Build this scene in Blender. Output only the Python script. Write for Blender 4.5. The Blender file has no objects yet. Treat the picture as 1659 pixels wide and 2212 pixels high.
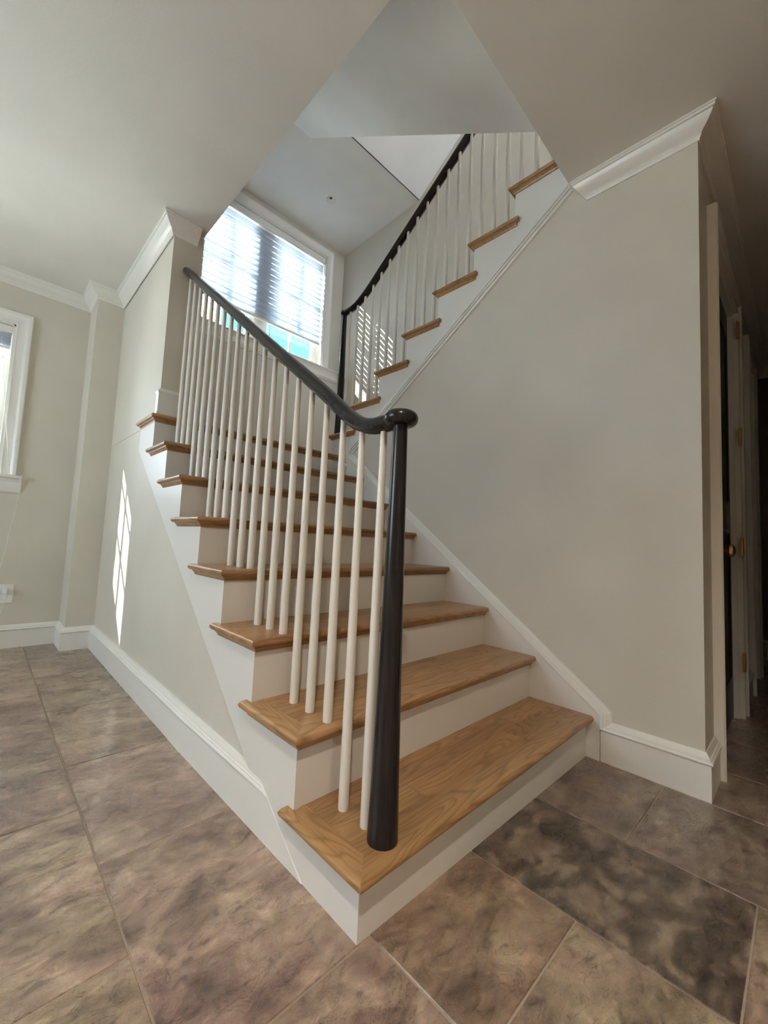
import bpy, bmesh, math, random
from mathutils import Vector, Matrix

SC = bpy.context.scene
COL = SC.collection
R = math.radians

# ---------------------------------------------------------------- camera
yaw, pitch, roll = -0.7738, 0.0760, 0.0464
FPX = 888.25
CAM = Vector((-0.6146, -0.6447, 0.8483))
cyw, syw = math.cos(yaw), math.sin(yaw)
fwd = Vector((-syw*math.cos(pitch), cyw*math.cos(pitch), math.sin(pitch)))
r0 = Vector((cyw, syw, 0)); u0 = r0.cross(fwd)
rt = r0*math.cos(roll)+u0*math.sin(roll); upv = -r0*math.sin(roll)+u0*math.cos(roll)
cd = bpy.data.cameras.new('camera'); cam = bpy.data.objects.new('camera', cd); COL.objects.link(cam)
m = Matrix.Identity(4)
for i in range(3):
    m[i][0] = rt[i]; m[i][1] = upv[i]; m[i][2] = -fwd[i]; m[i][3] = CAM[i]
cam.matrix_world = m
cd.sensor_fit = 'HORIZONTAL'; cd.sensor_width = 36; cd.lens = FPX/1659*36; cd.clip_start = .02
SC.camera = cam

# ---------------------------------------------------------------- world, sun, exposure
SKY = 15.5
SUN = 115.0
SC.view_settings.view_transform = 'Standard'; SC.view_settings.look = 'None'
SC.view_settings.exposure = 0.0; SC.view_settings.gamma = 1; SC.view_settings.use_curve_mapping = False
w = bpy.data.worlds.new('sky'); SC.world = w; w.use_nodes = True
bgn = w.node_tree.nodes['Background']; bgn.inputs[0].default_value = (.80, .885, 1.0, 1); bgn.inputs[1].default_value = SKY
sd = bpy.data.lights.new('sun', 'SUN'); sd.energy = SUN; sd.angle = R(.5); sd.color = (1, .96, .90)
sun = bpy.data.objects.new('sun', sd); COL.objects.link(sun)
SDIR = Vector((1, -1.2, -1.284)).normalized()
sun.rotation_euler = SDIR.to_track_quat('-Z', 'Y').to_euler(); sun.location = (-6, 10, 12)
SC.cycles.max_bounces = 12; SC.cycles.diffuse_bounces = 6; SC.cycles.caustics_reflective = False; SC.cycles.caustics_refractive = False
SC.cycles.sample_clamp_indirect = 12

# ---------------------------------------------------------------- dimensions
RS = .184        # rise
G = .2482        # going
W = 1.2568       # wall beside the lower flight
W2 = 2.171       # outer wall of the stairwell
H = 2.553        # ceiling
YB = 3.07        # outer back wall
YL = 1.873       # first riser of the upper flight
YS = 1.728       # wall post at the landing
L = .389         # end of the right wall
YO = .084        # edge of the ceiling opening
XO = .162
YP, PX = 2.803, .157
BX = .091        # baluster line, lower
BX2 = 1.30       # baluster line, upper
def fz(x):       # the tiled floor dips slightly towards the wall on the right
    return .044 - .027*min(max(x, 0), W)/W

# ---------------------------------------------------------------- materials
def newmat(name):
    m = bpy.data.materials.new(name); m.use_nodes = True
    nt = m.node_tree; b = nt.nodes['Principled BSDF']
    return m, nt, b
def N(nt, t, **k):
    n = nt.nodes.new(t)
    for a, v in k.items():
        if a.startswith('i_'): n.inputs[a[2:].replace('_', ' ')].default_value = v
        else: setattr(n, a, v)
    return n
def coords(nt, scale=(1, 1, 1), kind='Object'):
    tc = N(nt, 'ShaderNodeTexCoord'); mp = N(nt, 'ShaderNodeMapping'); mp.inputs['Scale'].default_value = scale
    nt.links.new(tc.outputs[kind], mp.inputs['Vector']); return mp
def ramp(nt, stops):
    r = N(nt, 'ShaderNodeValToRGB'); e = r.color_ramp.elements
    while len(e) < len(stops): e.new(.5)
    for i, (p, c) in enumerate(stops): e[i].position = p; e[i].color = (*c, 1) if len(c) == 3 else c
    return r
def paint(name, col, rough=.5, bump=.03, scale=90, var=.03):
    m, nt, b = newmat(name); b.inputs['Roughness'].default_value = rough
    mp = coords(nt); n = N(nt, 'ShaderNodeTexNoise', i_Scale=scale, i_Detail=3.0); nt.links.new(mp.outputs[0], n.inputs['Vector'])
    n2 = N(nt, 'ShaderNodeTexNoise', i_Scale=2.3, i_Detail=2.0); nt.links.new(mp.outputs[0], n2.inputs['Vector'])
    r = ramp(nt, [(.35, tuple(c*(1-var) for c in col)), (.65, tuple(min(1, c*(1+var)) for c in col))])
    nt.links.new(n2.outputs[0], r.inputs[0]); nt.links.new(r.outputs[0], b.inputs['Base Color'])
    if bump:
        bp = N(nt, 'ShaderNodeBump', i_Strength=bump, i_Distance=.004); nt.links.new(n.outputs[0], bp.inputs['Height']); nt.links.new(bp.outputs[0], b.inputs['Normal'])
    return m
M_WALL = paint('greige_wall_paint', (.645, .605, .525), .55, .12, 160)
M_HALL = paint('umber_wall_paint', (.10, .085, .07), .5, .1, 140)  # wall paint darkened to stand for the shade in the hallway
M_CEIL = paint('ceiling_paint', (.74, .735, .70), .7, .12, 140)
M_CEILW = paint('stairwell_ceiling_paint', (.88, .885, .87), .7, .10, 140)  # same ceiling paint made lighter to carry the stairwell's daylight
M_TRIM = paint('white_trim_paint', (.80, .785, .74), .32, .02, 60, .01)
M_RISER = paint('stair_trim_paint', (.76, .74, .70), .35, .03, 60, .01)
M_BAL = paint('baluster_paint', (.74, .70, .64), .3, .02, 60, .01)
M_EXT = paint('white_siding', (.85, .85, .85), .6)
M_PLATE = paint('white_plastic', (.82, .82, .80), .25, 0)
M_DARKDOOR = paint('black_door_paint', (.012, .012, .013), .35, .02)
M_DARK = paint('near_black', (.01, .01, .01), .6, 0)
def metal(name, col, rough):
    m, nt, b = newmat(name); b.inputs['Base Color'].default_value = (*col, 1); b.inputs['Metallic'].default_value = 1
    n = N(nt, 'ShaderNodeTexNoise', i_Scale=40.0); r = ramp(nt, [(0, (rough*.8,)*3), (1, (rough*1.3,)*3)])
    nt.links.new(n.outputs[0], r.inputs[0]); nt.links.new(r.outputs[0], b.inputs['Roughness']); return m
M_BRASS = metal('aged_brass', (.60, .40, .16), .3)
def rail_mat():
    m, nt, b = newmat('ebony_stained_wood'); mp = coords(nt, (14, 14, 1.2))
    n = N(nt, 'ShaderNodeTexNoise', i_Scale=6.0, i_Detail=6.0); nt.links.new(mp.outputs[0], n.inputs['Vector'])
    r = ramp(nt, [(.3, (.010, .009, .010)), (.7, (.024, .021, .021))]); nt.links.new(n.outputs[0], r.inputs[0]); nt.links.new(r.outputs[0], b.inputs['Base Color'])
    b.inputs['Roughness'].default_value = .26; b.inputs['Specular IOR Level'].default_value = .32; b.inputs['Coat Weight'].default_value = .08; b.inputs['Coat Roughness'].default_value = .08
    bp = N(nt, 'ShaderNodeBump', i_Strength=.015, i_Distance=.001); nt.links.new(n.outputs[0], bp.inputs['Height']); nt.links.new(bp.outputs[0], b.inputs['Normal'])
    return m
M_RAIL = rail_mat()
def oak(name, axis):
    # plain-sawn oak; grain runs along the given local axis, cathedral figure from slow stretched noise bands
    m, nt, b = newmat(name)
    tc = N(nt, 'ShaderNodeTexCoord'); oi = N(nt, 'ShaderNodeObjectInfo')
    off = N(nt, 'ShaderNodeVectorMath', operation='SCALE'); cmb = N(nt, 'ShaderNodeCombineXYZ')
    for k in range(3): nt.links.new(oi.outputs['Random'], cmb.inputs[k])
    nt.links.new(cmb.outputs[0], off.inputs[0]); off.inputs['Scale'].default_value = 17.0
    add = N(nt, 'ShaderNodeVectorMath', operation='ADD'); nt.links.new(tc.outputs['Object'], add.inputs[0]); nt.links.new(off.outputs[0], add.inputs[1])
    def mp(s):
        q = N(nt, 'ShaderNodeMapping'); q.inputs['Scale'].default_value = s if axis == 'x' else (s[1], s[0], s[2]); nt.links.new(add.outputs[0], q.inputs['Vector']); return q
    a = mp((1.5, 9, 9)); n1 = N(nt, 'ShaderNodeTexNoise', i_Scale=1.0, i_Detail=2.0, i_Distortion=.35); nt.links.new(a.outputs[0], n1.inputs['Vector'])
    mul = N(nt, 'ShaderNodeMath', operation='MULTIPLY'); mul.inputs[1].default_value = 15; nt.links.new(n1.outputs[0], mul.inputs[0])
    fr = N(nt, 'ShaderNodeMath', operation='FRACT'); nt.links.new(mul.outputs[0], fr.inputs[0])
    rings = ramp(nt, [(0, (.30, .30, .30)), (.18, (.75,)*3), (.75, (1,)*3), (1, (.42,)*3)]); nt.links.new(fr.outputs[0], rings.inputs[0])
    c = mp((6, 260, 260)); n2 = N(nt, 'ShaderNodeTexNoise', i_Scale=1.0, i_Detail=4.0); nt.links.new(c.outputs[0], n2.inputs['Vector'])
    r2 = ramp(nt, [(.36, (.50,)*3), (.55, (1,)*3)]); nt.links.new(n2.outputs[0], r2.inputs[0])
    d = mp((.8, 3, 3)); n3 = N(nt, 'ShaderNodeTexNoise', i_Scale=1.0, i_Detail=2.0); nt.links.new(d.outputs[0], n3.inputs['Vector'])
    base = ramp(nt, [(.3, (.37, .190, .080)), (.55, (.48, .268, .118)), (.75, (.57, .335, .162))]); nt.links.new(n3.outputs[0], base.inputs[0])
    x1 = N(nt, 'ShaderNodeMix', data_type='RGBA', blend_type='MULTIPLY'); x1.inputs[0].default_value = .58; nt.links.new(base.outputs[0], x1.inputs[6]); nt.links.new(rings.outputs[0], x1.inputs[7])
    x2 = N(nt, 'ShaderNodeMix', data_type='RGBA', blend_type='MULTIPLY'); x2.inputs[0].default_value = .40; nt.links.new(x1.outputs[2], x2.inputs[6]); nt.links.new(r2.outputs[0], x2.inputs[7])
    x3 = N(nt, 'ShaderNodeMix', data_type='RGBA', blend_type='MULTIPLY'); x3.inputs[0].default_value = 1; nt.links.new(x2.outputs[2], x3.inputs[6]); nt.links.new(oi.outputs['Color'], x3.inputs[7])
    nt.links.new(x3.outputs[2], b.inputs['Base Color'])
    b.inputs['Roughness'].default_value = .30
    bp = N(nt, 'ShaderNodeBump', i_Strength=.10, i_Distance=.002); nt.links.new(n2.outputs[0], bp.inputs['Height']); nt.links.new(bp.outputs[0], b.inputs['Normal'])
    return m
M_OAKX = oak('oak_grain_lengthwise', 'x'); M_OAKY = oak('oak_grain_crosswise', 'y')
def tile_mat():
    m, nt, b = newmat('stamped_slate_tile')
    tc = N(nt, 'ShaderNodeTexCoord'); oi = N(nt, 'ShaderNodeObjectInfo')
    cmb = N(nt, 'ShaderNodeCombineXYZ'); nt.links.new(oi.outputs['Random'], cmb.inputs[0]); nt.links.new(oi.outputs['Random'], cmb.inputs[1])
    sc = N(nt, 'ShaderNodeVectorMath', operation='SCALE'); sc.inputs['Scale'].default_value = 31; nt.links.new(cmb.outputs[0], sc.inputs[0])
    add = N(nt, 'ShaderNodeVectorMath', operation='ADD'); nt.links.new(tc.outputs['Object'], add.inputs[0]); nt.links.new(sc.outputs[0], add.inputs[1])
    def mp(s):
        q = N(nt, 'ShaderNodeMapping'); q.inputs['Scale'].default_value = s; nt.links.new(add.outputs[0], q.inputs['Vector']); return q
    a = mp((4.6, 6.6, 4)); n1 = N(nt, 'ShaderNodeTexNoise', i_Scale=1.5, i_Detail=9.0, i_Roughness=.66, i_Distortion=.6); nt.links.new(a.outputs[0], n1.inputs['Vector'])
    c1 = ramp(nt, [(.30, (.130, .092, .074)), (.43, (.260, .188, .147)), (.55, (.385, .295, .228)), (.70, (.56, .45, .345))]); nt.links.new(n1.outputs[0], c1.inputs[0])
    a2 = mp((2, 3, 2)); n2 = N(nt, 'ShaderNodeTexNoise', i_Scale=2.1, i_Detail=4.0, i_Distortion=.8); nt.links.new(a2.outputs[0], n2.inputs['Vector'])
    tint = ramp(nt, [(.34, (1.0, .93, .945)), (.48, (1, 1, 1)), (.64, (.98, 1.0, .93))]); nt.links.new(n2.outputs[0], tint.inputs[0])
    a3 = mp((24, 44, 20)); n3 = N(nt, 'ShaderNodeTexNoise', i_Scale=1.1, i_Detail=8.0, i_Roughness=.7, i_Distortion=.7); nt.links.new(a3.outputs[0], n3.inputs['Vector'])
    sp = ramp(nt, [(.36, (.42, .40, .39)), (.47, (.92, .92, .92)), (.56, (1.08, 1.08, 1.06)), (.66, (1.35, 1.33, 1.28))]); nt.links.new(n3.outputs[0], sp.inputs[0])
    # thin curved ridges of the riven face
    a4 = mp((9, 15, 9)); n4 = N(nt, 'ShaderNodeTexNoise', i_Scale=1.0, i_Detail=5.0, i_Roughness=.6, i_Distortion=1.6); nt.links.new(a4.outputs[0], n4.inputs['Vector'])
    ab = N(nt, 'ShaderNodeMath', operation='SUBTRACT'); ab.inputs[1].default_value = .5; nt.links.new(n4.outputs[0], ab.inputs[0])
    ab2 = N(nt, 'ShaderNodeMath', operation='ABSOLUTE'); nt.links.new(ab.outputs[0], ab2.inputs[0])
    a5 = mp((3, 4, 3)); n5 = N(nt, 'ShaderNodeTexNoise', i_Scale=2.0, i_Detail=2.0); nt.links.new(a5.outputs[0], n5.inputs['Vector'])
    gate = ramp(nt, [(.44, (0, 0, 0)), (.54, (1, 1, 1))]); nt.links.new(n5.outputs[0], gate.inputs[0])
    cr = ramp(nt, [(0, (.52, .49, .46)), (.005, (.75, .73, .71)), (.012, (1, 1, 1))]); nt.links.new(ab2.outputs[0], cr.inputs[0])
    def mult(x, y, f=1.0):
        q = N(nt, 'ShaderNodeMix', data_type='RGBA', blend_type='MULTIPLY'); q.inputs[0].default_value = f; nt.links.new(x, q.inputs[6]); nt.links.new(y, q.inputs[7]); return q.outputs[2]
    o = mult(c1.outputs[0], tint.outputs[0]); o = mult(o, sp.outputs[0], .85)
    q = N(nt, 'ShaderNodeMix', data_type='RGBA', blend_type='MULTIPLY'); nt.links.new(gate.outputs[0], q.inputs[0]); nt.links.new(o, q.inputs[6]); nt.links.new(cr.outputs[0], q.inputs[7])
    o = mult(q.outputs[2], oi.outputs['Color'])
    # per-tile dark mottling, strength from the alpha of the object colour
    a6 = mp((9, 13, 9)); n6 = N(nt, 'ShaderNodeTexNoise', i_Scale=1.2, i_Detail=5.0, i_Roughness=.5, i_Distortion=.6); nt.links.new(a6.outputs[0], n6.inputs['Vector'])
    mo = ramp(nt, [(.43, (.38, .36, .34)), (.52, (.56, .54, .52)), (.61, (1.10, 1.08, 1.04))]); nt.links.new(n6.outputs[0], mo.inputs[0])
    inv = N(nt, 'ShaderNodeMath', operation='SUBTRACT'); inv.inputs[0].default_value = 1; nt.links.new(oi.outputs['Alpha'], inv.inputs[1])
    q2 = N(nt, 'ShaderNodeMix', data_type='RGBA', blend_type='MULTIPLY'); nt.links.new(inv.outputs[0], q2.inputs[0]); nt.links.new(o, q2.inputs[6]); nt.links.new(mo.outputs[0], q2.inputs[7])
    nt.links.new(q2.outputs[2], b.inputs['Base Color'])
    rr = ramp(nt, [(.3, (.34,)*3), (.7, (.20,)*3)]); nt.links.new(n3.outputs[0], rr.inputs[0]); nt.links.new(rr.outputs[0], b.inputs['Roughness'])
    h1 = N(nt, 'ShaderNodeMath', operation='MULTIPLY_ADD'); h1.inputs[1].default_value = .35; nt.links.new(n3.outputs[0], h1.inputs[0]); nt.links.new(n1.outputs[0], h1.inputs[2])
    crb = N(nt, 'ShaderNodeMath', operation='MULTIPLY_ADD'); crb.inputs[1].default_value = .10; nt.links.new(cr.outputs[0], crb.inputs[0]); nt.links.new(h1.outputs[0], crb.inputs[2])
    b.inputs['Coat Weight'].default_value = .32; b.inputs['Coat Roughness'].default_value = .16
    bp = N(nt, 'ShaderNodeBump', i_Strength=.7, i_Distance=.008); nt.links.new(crb.outputs[0], bp.inputs['Height']); nt.links.new(bp.outputs[0], b.inputs['Normal'])
    return m
M_TILE = tile_mat()
M_GROUT = paint('tan_grout', (.34, .27, .21), .8, .3, 200, .12)
def shade_mat():
    m, nt, b = newmat('sheer_shade_fabric')
    nt.nodes.remove(b); out = nt.nodes['Material Output']
    d = N(nt, 'ShaderNodeBsdfDiffuse'); d.inputs[0].default_value = (.60, .62, .68, 1)
    t = N(nt, 'ShaderNodeBsdfTranslucent'); t.inputs[0].default_value = (.58, .63, .69, 1)
    n = N(nt, 'ShaderNodeTexNoise', i_Scale=300.0); bp = N(nt, 'ShaderNodeBump', i_Strength=.1, i_Distance=.001); nt.links.new(n.outputs[0], bp.inputs['Height'])
    nt.links.new(bp.outputs[0], d.inputs['Normal'])
    x = N(nt, 'ShaderNodeMixShader'); x.inputs[0].default_value = .55; nt.links.new(d.outputs[0], x.inputs[1]); nt.links.new(t.outputs[0], x.inputs[2]); nt.links.new(x.outputs[0], out.inputs[0])
    return m
M_SHADE = shade_mat()
def glass_mat():
    m, nt, b = newmat('window_glass'); nt.nodes.remove(b); out = nt.nodes['Material Output']
    t = N(nt, 'ShaderNodeBsdfTransparent'); t.inputs[0].default_value = (.93, .97, .96, 1)
    g = N(nt, 'ShaderNodeBsdfGlossy'); g.inputs['Roughness'].default_value = .02
    fr = N(nt, 'ShaderNodeFresnel', i_IOR=1.45); ml = N(nt, 'ShaderNodeMath', operation='MULTIPLY'); ml.inputs[1].default_value = .8; nt.links.new(fr.outputs[0], ml.inputs[0])
    x = N(nt, 'ShaderNodeMixShader'); nt.links.new(ml.outputs[0], x.inputs[0]); nt.links.new(t.outputs[0], x.inputs[1]); nt.links.new(g.outputs[0], x.inputs[2]); nt.links.new(x.outputs[0], out.inputs[0])
    return m
M_GLASS = glass_mat()
M_BLUE = paint('turquoise_sheathing', (.003, .085, .105), .6, .05, 20, .05)
def brick_mat():
    m, nt, b = newmat('pinkish_brick'); mp = coords(nt); n = N(nt, 'ShaderNodeTexNoise', i_Scale=9.0, i_Detail=3.0); nt.links.new(mp.outputs[0], n.inputs['Vector'])
    r = ramp(nt, [(.3, (.40, .22, .20)), (.7, (.62, .40, .36))]); nt.links.new(n.outputs[0], r.inputs[0]); nt.links.new(r.outputs[0], b.inputs['Base Color']); b.inputs['Roughness'].default_value = .9
    return m
M_BRICK = brick_mat()
M_GROUND = paint('pale_concrete', (.70, .69, .67), .8, .1, 30, .05)

# ---------------------------------------------------------------- mesh helpers
def link(name, me, mat=None, parent=None):
    o = bpy.data.objects.new(name, me); COL.objects.link(o)
    if mat and me and not me.materials: me.materials.append(mat)
    if parent: o.parent = parent
    return o
def mesh(name, vs, fs, mat, parent=None, smooth=False, bevel=0, pos=None, seg=2):
    """one mesh object; with pos the vertices are stored relative to it"""
    me = bpy.data.meshes.new(name)
    p = Vector(pos) if pos else Vector((0, 0, 0))
    me.from_pydata([tuple(Vector(v)-p) for v in vs], [], fs); me.update()
    bm = bmesh.new(); bm.from_mesh(me); bmesh.ops.recalc_face_normals(bm, faces=bm.faces)
    if bevel: bmesh.ops.bevel(bm, geom=[e for e in bm.edges if e.calc_face_angle(0) > .6], offset=bevel, segments=seg, profile=.5, affect='EDGES')
    if smooth:
        for f in bm.faces: f.smooth = True
        for e in bm.edges:
            if e.calc_face_angle(0) > R(38): e.smooth = False
    bm.to_mesh(me); bm.free()
    o = link(name, me, mat, parent)
    if pos:
        o.location = p
        if parent is not None: o.location = p - Vector(parent.get('origin', (0, 0, 0)))
    elif parent is not None and parent.get('origin') is not None:
        o.location = -Vector(parent['origin'])
    return o
def boxvf(a):
    x0, x1, y0, y1, z0, z1 = a
    return ([(x0, y0, z0), (x1, y0, z0), (x1, y1, z0), (x0, y1, z0), (x0, y0, z1), (x1, y0, z1), (x1, y1, z1), (x0, y1, z1)],
            [(0, 3, 2, 1), (4, 5, 6, 7), (0, 1, 5, 4), (1, 2, 6, 5), (2, 3, 7, 6), (3, 0, 4, 7)])
def join(*parts):
    V, F = [], []
    for v, f in parts:
        n = len(V); V += v; F += [tuple(i+n for i in q) for q in f]
    return V, F
def box(name, x0, x1, y0, y1, z0, z1, mat, parent=None, bevel=0, **k):
    v, f = boxvf((x0, x1, y0, y1, z0, z1)); return mesh(name, v, f, mat, parent, bevel=bevel, **k)
def boxes(name, lst, mat, parent=None, bevel=0):
    v, f = join(*[boxvf(a) for a in lst]); return mesh(name, v, f, mat, parent, bevel=bevel)
def prism(poly, fn, d0, d1):
    """poly of (u,v); fn(u,v,d) -> xyz"""
    n = len(poly); vs = [fn(u, v, d0) for u, v in poly]+[fn(u, v, d1) for u, v in poly]
    fs = [tuple(range(n)), tuple(range(2*n-1, n-1, -1))]+[(i, (i+1) % n, (i+1) % n+n, i+n) for i in range(n)]
    return vs, fs
def sweep(path, prof, fn, closed=False):
    """profile (s,d) along a 2D path: s = offset to the left in the plane, d = out of the plane; mitred"""
    P = [Vector(p) for p in path]; n = len(P); k = len(prof); vs = []
    for i in range(n):
        a = P[i-1] if (i > 0 or closed) else None; c = P[(i+1) % n] if (i < n-1 or closed) else None
        d1 = (P[i]-a).normalized() if a is not None else None; d2 = (c-P[i]).normalized() if c is not None else None
        if d1 is None: d1 = d2
        if d2 is None: d2 = d1
        n1 = Vector((-d1.y, d1.x)); n2 = Vector((-d2.y, d2.x)); mm = (n1+n2).normalized(); mm = mm/max(.2, mm.dot(n1))
        for s, d in prof:
            q = P[i]+mm*s; vs.append(fn(q.x, q.y, d))
    fs = []
    for i in range(n if closed else n-1):
        j = (i+1) % n
        for q in range(k): fs.append((i*k+q, i*k+(q+1) % k, j*k+(q+1) % k, j*k+q))
    if not closed: fs += [tuple(range(k)), tuple(range((n-1)*k, n*k))[::-1]]
    return vs, fs
def lathe(prof, n=24, c=(0, 0, 0), axis='z'):
    vs, fs = [], []
    for r, z in prof:
        for i in range(n):
            a = 2*math.pi*i/n; p = (r*math.cos(a), r*math.sin(a), z)
            if axis == 'y': p = (p[0], p[2], p[1])
            if axis == 'x': p = (p[2], p[0], p[1])
            vs.append((c[0]+p[0], c[1]+p[1], c[2]+p[2]))
    m = len(prof)
    for j in range(m-1):
        for i in range(n): fs.append((j*n+i, j*n+(i+1) % n, (j+1)*n+(i+1) % n, (j+1)*n+i))
    fs += [tuple(range(n))[::-1], tuple(range((m-1)*n, m*n))]
    return vs, fs
def tube(pts, r, n=8):
    P = [Vector(p) for p in pts]; vs, fs = [], []
    for i, p in enumerate(P):
        t = (P[min(i+1, len(P)-1)]-P[max(i-1, 0)]).normalized(); a = t.orthogonal().normalized() if i == 0 else (a - t*a.dot(t)).normalized(); b = t.cross(a)
        for k in range(n):
            q = 2*math.pi*k/n; vs.append(tuple(p+a*math.cos(q)*r+b*math.sin(q)*r))
    for i in range(len(P)-1):
        for k in range(n): fs.append((i*n+k, i*n+(k+1) % n, (i+1)*n+(k+1) % n, (i+1)*n+k))
    fs += [tuple(range(n))[::-1], tuple(range((len(P)-1)*n, len(P)*n))]
    return vs, fs
def S(o, label=None):
    o['kind'] = 'structure'
    if label: o['label'] = label; o['category'] = {'w': 'wall', 'f': 'floor', 'c': 'ceiling', 'b': 'baseboard', 't': 'trim', 'd': 'door'}.get(o.name[0], 'wall') if not o.name.startswith('window') else 'window'
    return o
def T(o, label, cat, group=None):
    o['label'] = label; o['category'] = cat
    if group: o['group'] = group
    return o
def root(name, loc=(0, 0, 0)):
    o = bpy.data.objects.new(name, None); COL.objects.link(o); o.location = loc; o['origin'] = list(loc); o.empty_display_size = .1
    return o

XY = lambda z0: (lambda u, v, d: (u, v, z0+d))
def YZ(x0, sgn=1): return lambda u, v, d: (x0+sgn*d, u, v)
def XZ(y0, sgn=-1): return lambda u, v, d: (u, y0+sgn*d, v)

# ---------------------------------------------------------------- SETTING: floor
floor = box('floor', -3.4, 5.2, -3.6, YB+.2, -.08, -.012, M_GROUT)
# grout bed that follows the very slight dip
vs = []; xs = [-3.4, 0, W, 5.2]
for x in xs: vs += [(x, -3.6, fz(x)-.0025), (x, YB+.1, fz(x)-.0025), (x, -3.6, -.05), (x, YB+.1, -.05)]
fs = []
for i in range(3):
    a = i*4; fs += [(a, a+1, a+5, a+4), (a+2, a+6, a+7, a+3), (a, a+4, a+6, a+2), (a+1, a+3, a+7, a+5)]
fs += [(0, 2, 3, 1), (12, 13, 15, 14)]
bpy.data.objects.remove(floor); floor = mesh('floor', vs, fs, M_GROUT); S(floor, 'brown stone tile floor with tan grout lines around the staircase')
rng = random.Random(7)
colx = [(-.34+.3745*(k+1)) for k in range(-9, 12)]
offs = {-1: -.003, 0: -.273, 1: .013, 2: -.271, -2: .272, 3: .02}
gr = .0020
def tile(x0, x1, y0, y1, col):
    cx, cy = (x0+x1)/2, (y0+y1)/2
    a = [(x0+gr, y0+gr), (x1-gr, y0+gr), (x1-gr, y1-gr), (x0+gr, y1-gr)]
    b = [(x0+gr+.0015, y0+gr+.0015), (x1-gr-.0015, y0+gr+.0015), (x1-gr-.0015, y1-gr-.0015), (x0+gr+.0015, y1-gr-.0015)]
    dz = rng.uniform(-.0004, .0004)
    vs = [(x, y, fz(x)-.006) for x, y in a]+[(x, y, fz(x)-.002+dz) for x, y in a]+[(x, y, fz(x)+dz) for x, y in b]
    fs = [(3, 2, 1, 0)]+[(i, (i+1) % 4, (i+1) % 4+4, i+4) for i in range(4)]+[(i+4, (i+1) % 4+4, (i+1) % 4+8, i+8) for i in range(4)]+[(8, 9, 10, 11)]
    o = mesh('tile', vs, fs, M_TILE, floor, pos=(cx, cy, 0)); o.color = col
    return o
PAL = [(1.0, .95, .93), (1.05, 1.0, .93), (.95, .90, .88), (1.08, 1.04, .97), (.98, .96, .90), (1.0, .93, .92)]
for k in range(-9, 11):
    ex = lambda q: {0: .030, 1: .403, 2: .787, 3: 1.232}.get(q, -.34+.3745*(q+1)+(.02 if q > 3 else 0)); x0 = ex(k); x1 = ex(k+1)
    off = offs.get(k, (-.003 if k % 2 else -.273)); y = off-.562*6
    while y < YB:
        y0, y1 = max(y, -3.5), min(y+.562, YB)
        if y1-y0 > .02:
            c = list(rng.choice(PAL)); s = rng.uniform(.92, 1.08); c = [q*s for q in c]; al = .93
            if k == 1 and abs(y-(.013-.562)) < .01: c = [.66, .65, .62]; al = 0.0  # mottled tile; its darker tint also carries the dimmer light
            elif k == 2 and y1 < .35 and y0 > -.9: c = [.76, .76, .73]; al = .9
            elif k == 0 and abs(y-(-.273)) < .3: c = [.88, .80, .70]; al = .82
            elif k == 0 and y < -.5 and y > -.9: c = [.88, .86, .78]; al = 1
            if k >= 3: c = [q*.80 for q in c]  # light falloff to the right put into the tile tints, columns above too
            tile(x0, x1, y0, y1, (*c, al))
        y += .562

# ---------------------------------------------------------------- SETTING: walls
YW = YB+.2
XL = -3.3
# outer back wall with the openings of both windows
wx = [XL, -1.78, -.555, .47, 1.93, W2+.15]
WB = [(XL-.15, -.995, YB, YW, -.05, 5.0), (-.995, -.555, YB, YW, -.05, 1.19), (-.995, -.555, YB, YW, 2.21, 5.0), (-.555, .47, YB, YW, -.05, 5.0),
      (.47, 1.93, YB, YW, -.05, 2.765), (.47, 1.93, YB, YW, 4.045, 5.0), (1.93, W2+.15, YB, YW, -.05, 5.0)]
S(boxes('wall_back', WB, M_WALL), 'greige outer wall behind the stair landing and the left room')
# wall beside the stairs on the left (below the stringer) and the post up to the ceiling
SA = .197-.742*.503   # underside line of the stringer: z = SA + .742 y
poly = [(.17, 0), (.17, SA+.742*.24+.03), (YS+.02, SA+.742*(YS+.02)+.05), (YS+.02, 8*RS-.03), (YP+.3, 8*RS-.03), (YP+.3, 0)]
v1 = prism(poly, YZ(.006), 0, .08)
v2 = boxvf((.006, XO, YS, YB, 8*RS-.028, H+.005)); v3 = boxvf((.09, XO, YS+.06, YB, 0, 8*RS-.03))
vv, ff = join(v1, v2, v3); S(mesh('wall_stair', vv, ff, M_WALL), 'greige wall under the stairs with a sunlit patch beside the baseboard')
S(box('wall_pilaster', -PX, .008, YP, YB+.01, 0, H, M_WALL), 'narrow greige wall return between stair wall and outer wall')
S(box('wall_upper', XO-.12, XO, YO-.02, YB, H+.28, 5.0, M_WALL), 'wall of the stairwell above the ceiling opening')
# right wall under the upper flight
def rl(y): return 1.492+.7045*(1.66-y)      # lower edge of the upper stringer moulding on the wall
poly = [(-L, 0), (-L, H), (YO, H), (YO, rl(YO)), (1.66, rl(1.66)), (1.66, 1.40), (YB, 1.40), (YB, 0)]
vv, ff = prism(poly, YZ(W), 0, .10)
S(mesh('wall_right', vv, ff, M_WALL), 'greige wall to the right of the lower flight, under the upper flight')
S(boxes('wall_well', [(W2, W2+.15, YO, YB, 1.4, 5.0), (W2, W2+.15, YO-2.2, YO, H+.385, 5.0)], M_WALL), 'pale wall of the stairwell behind the upper balusters')
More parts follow.
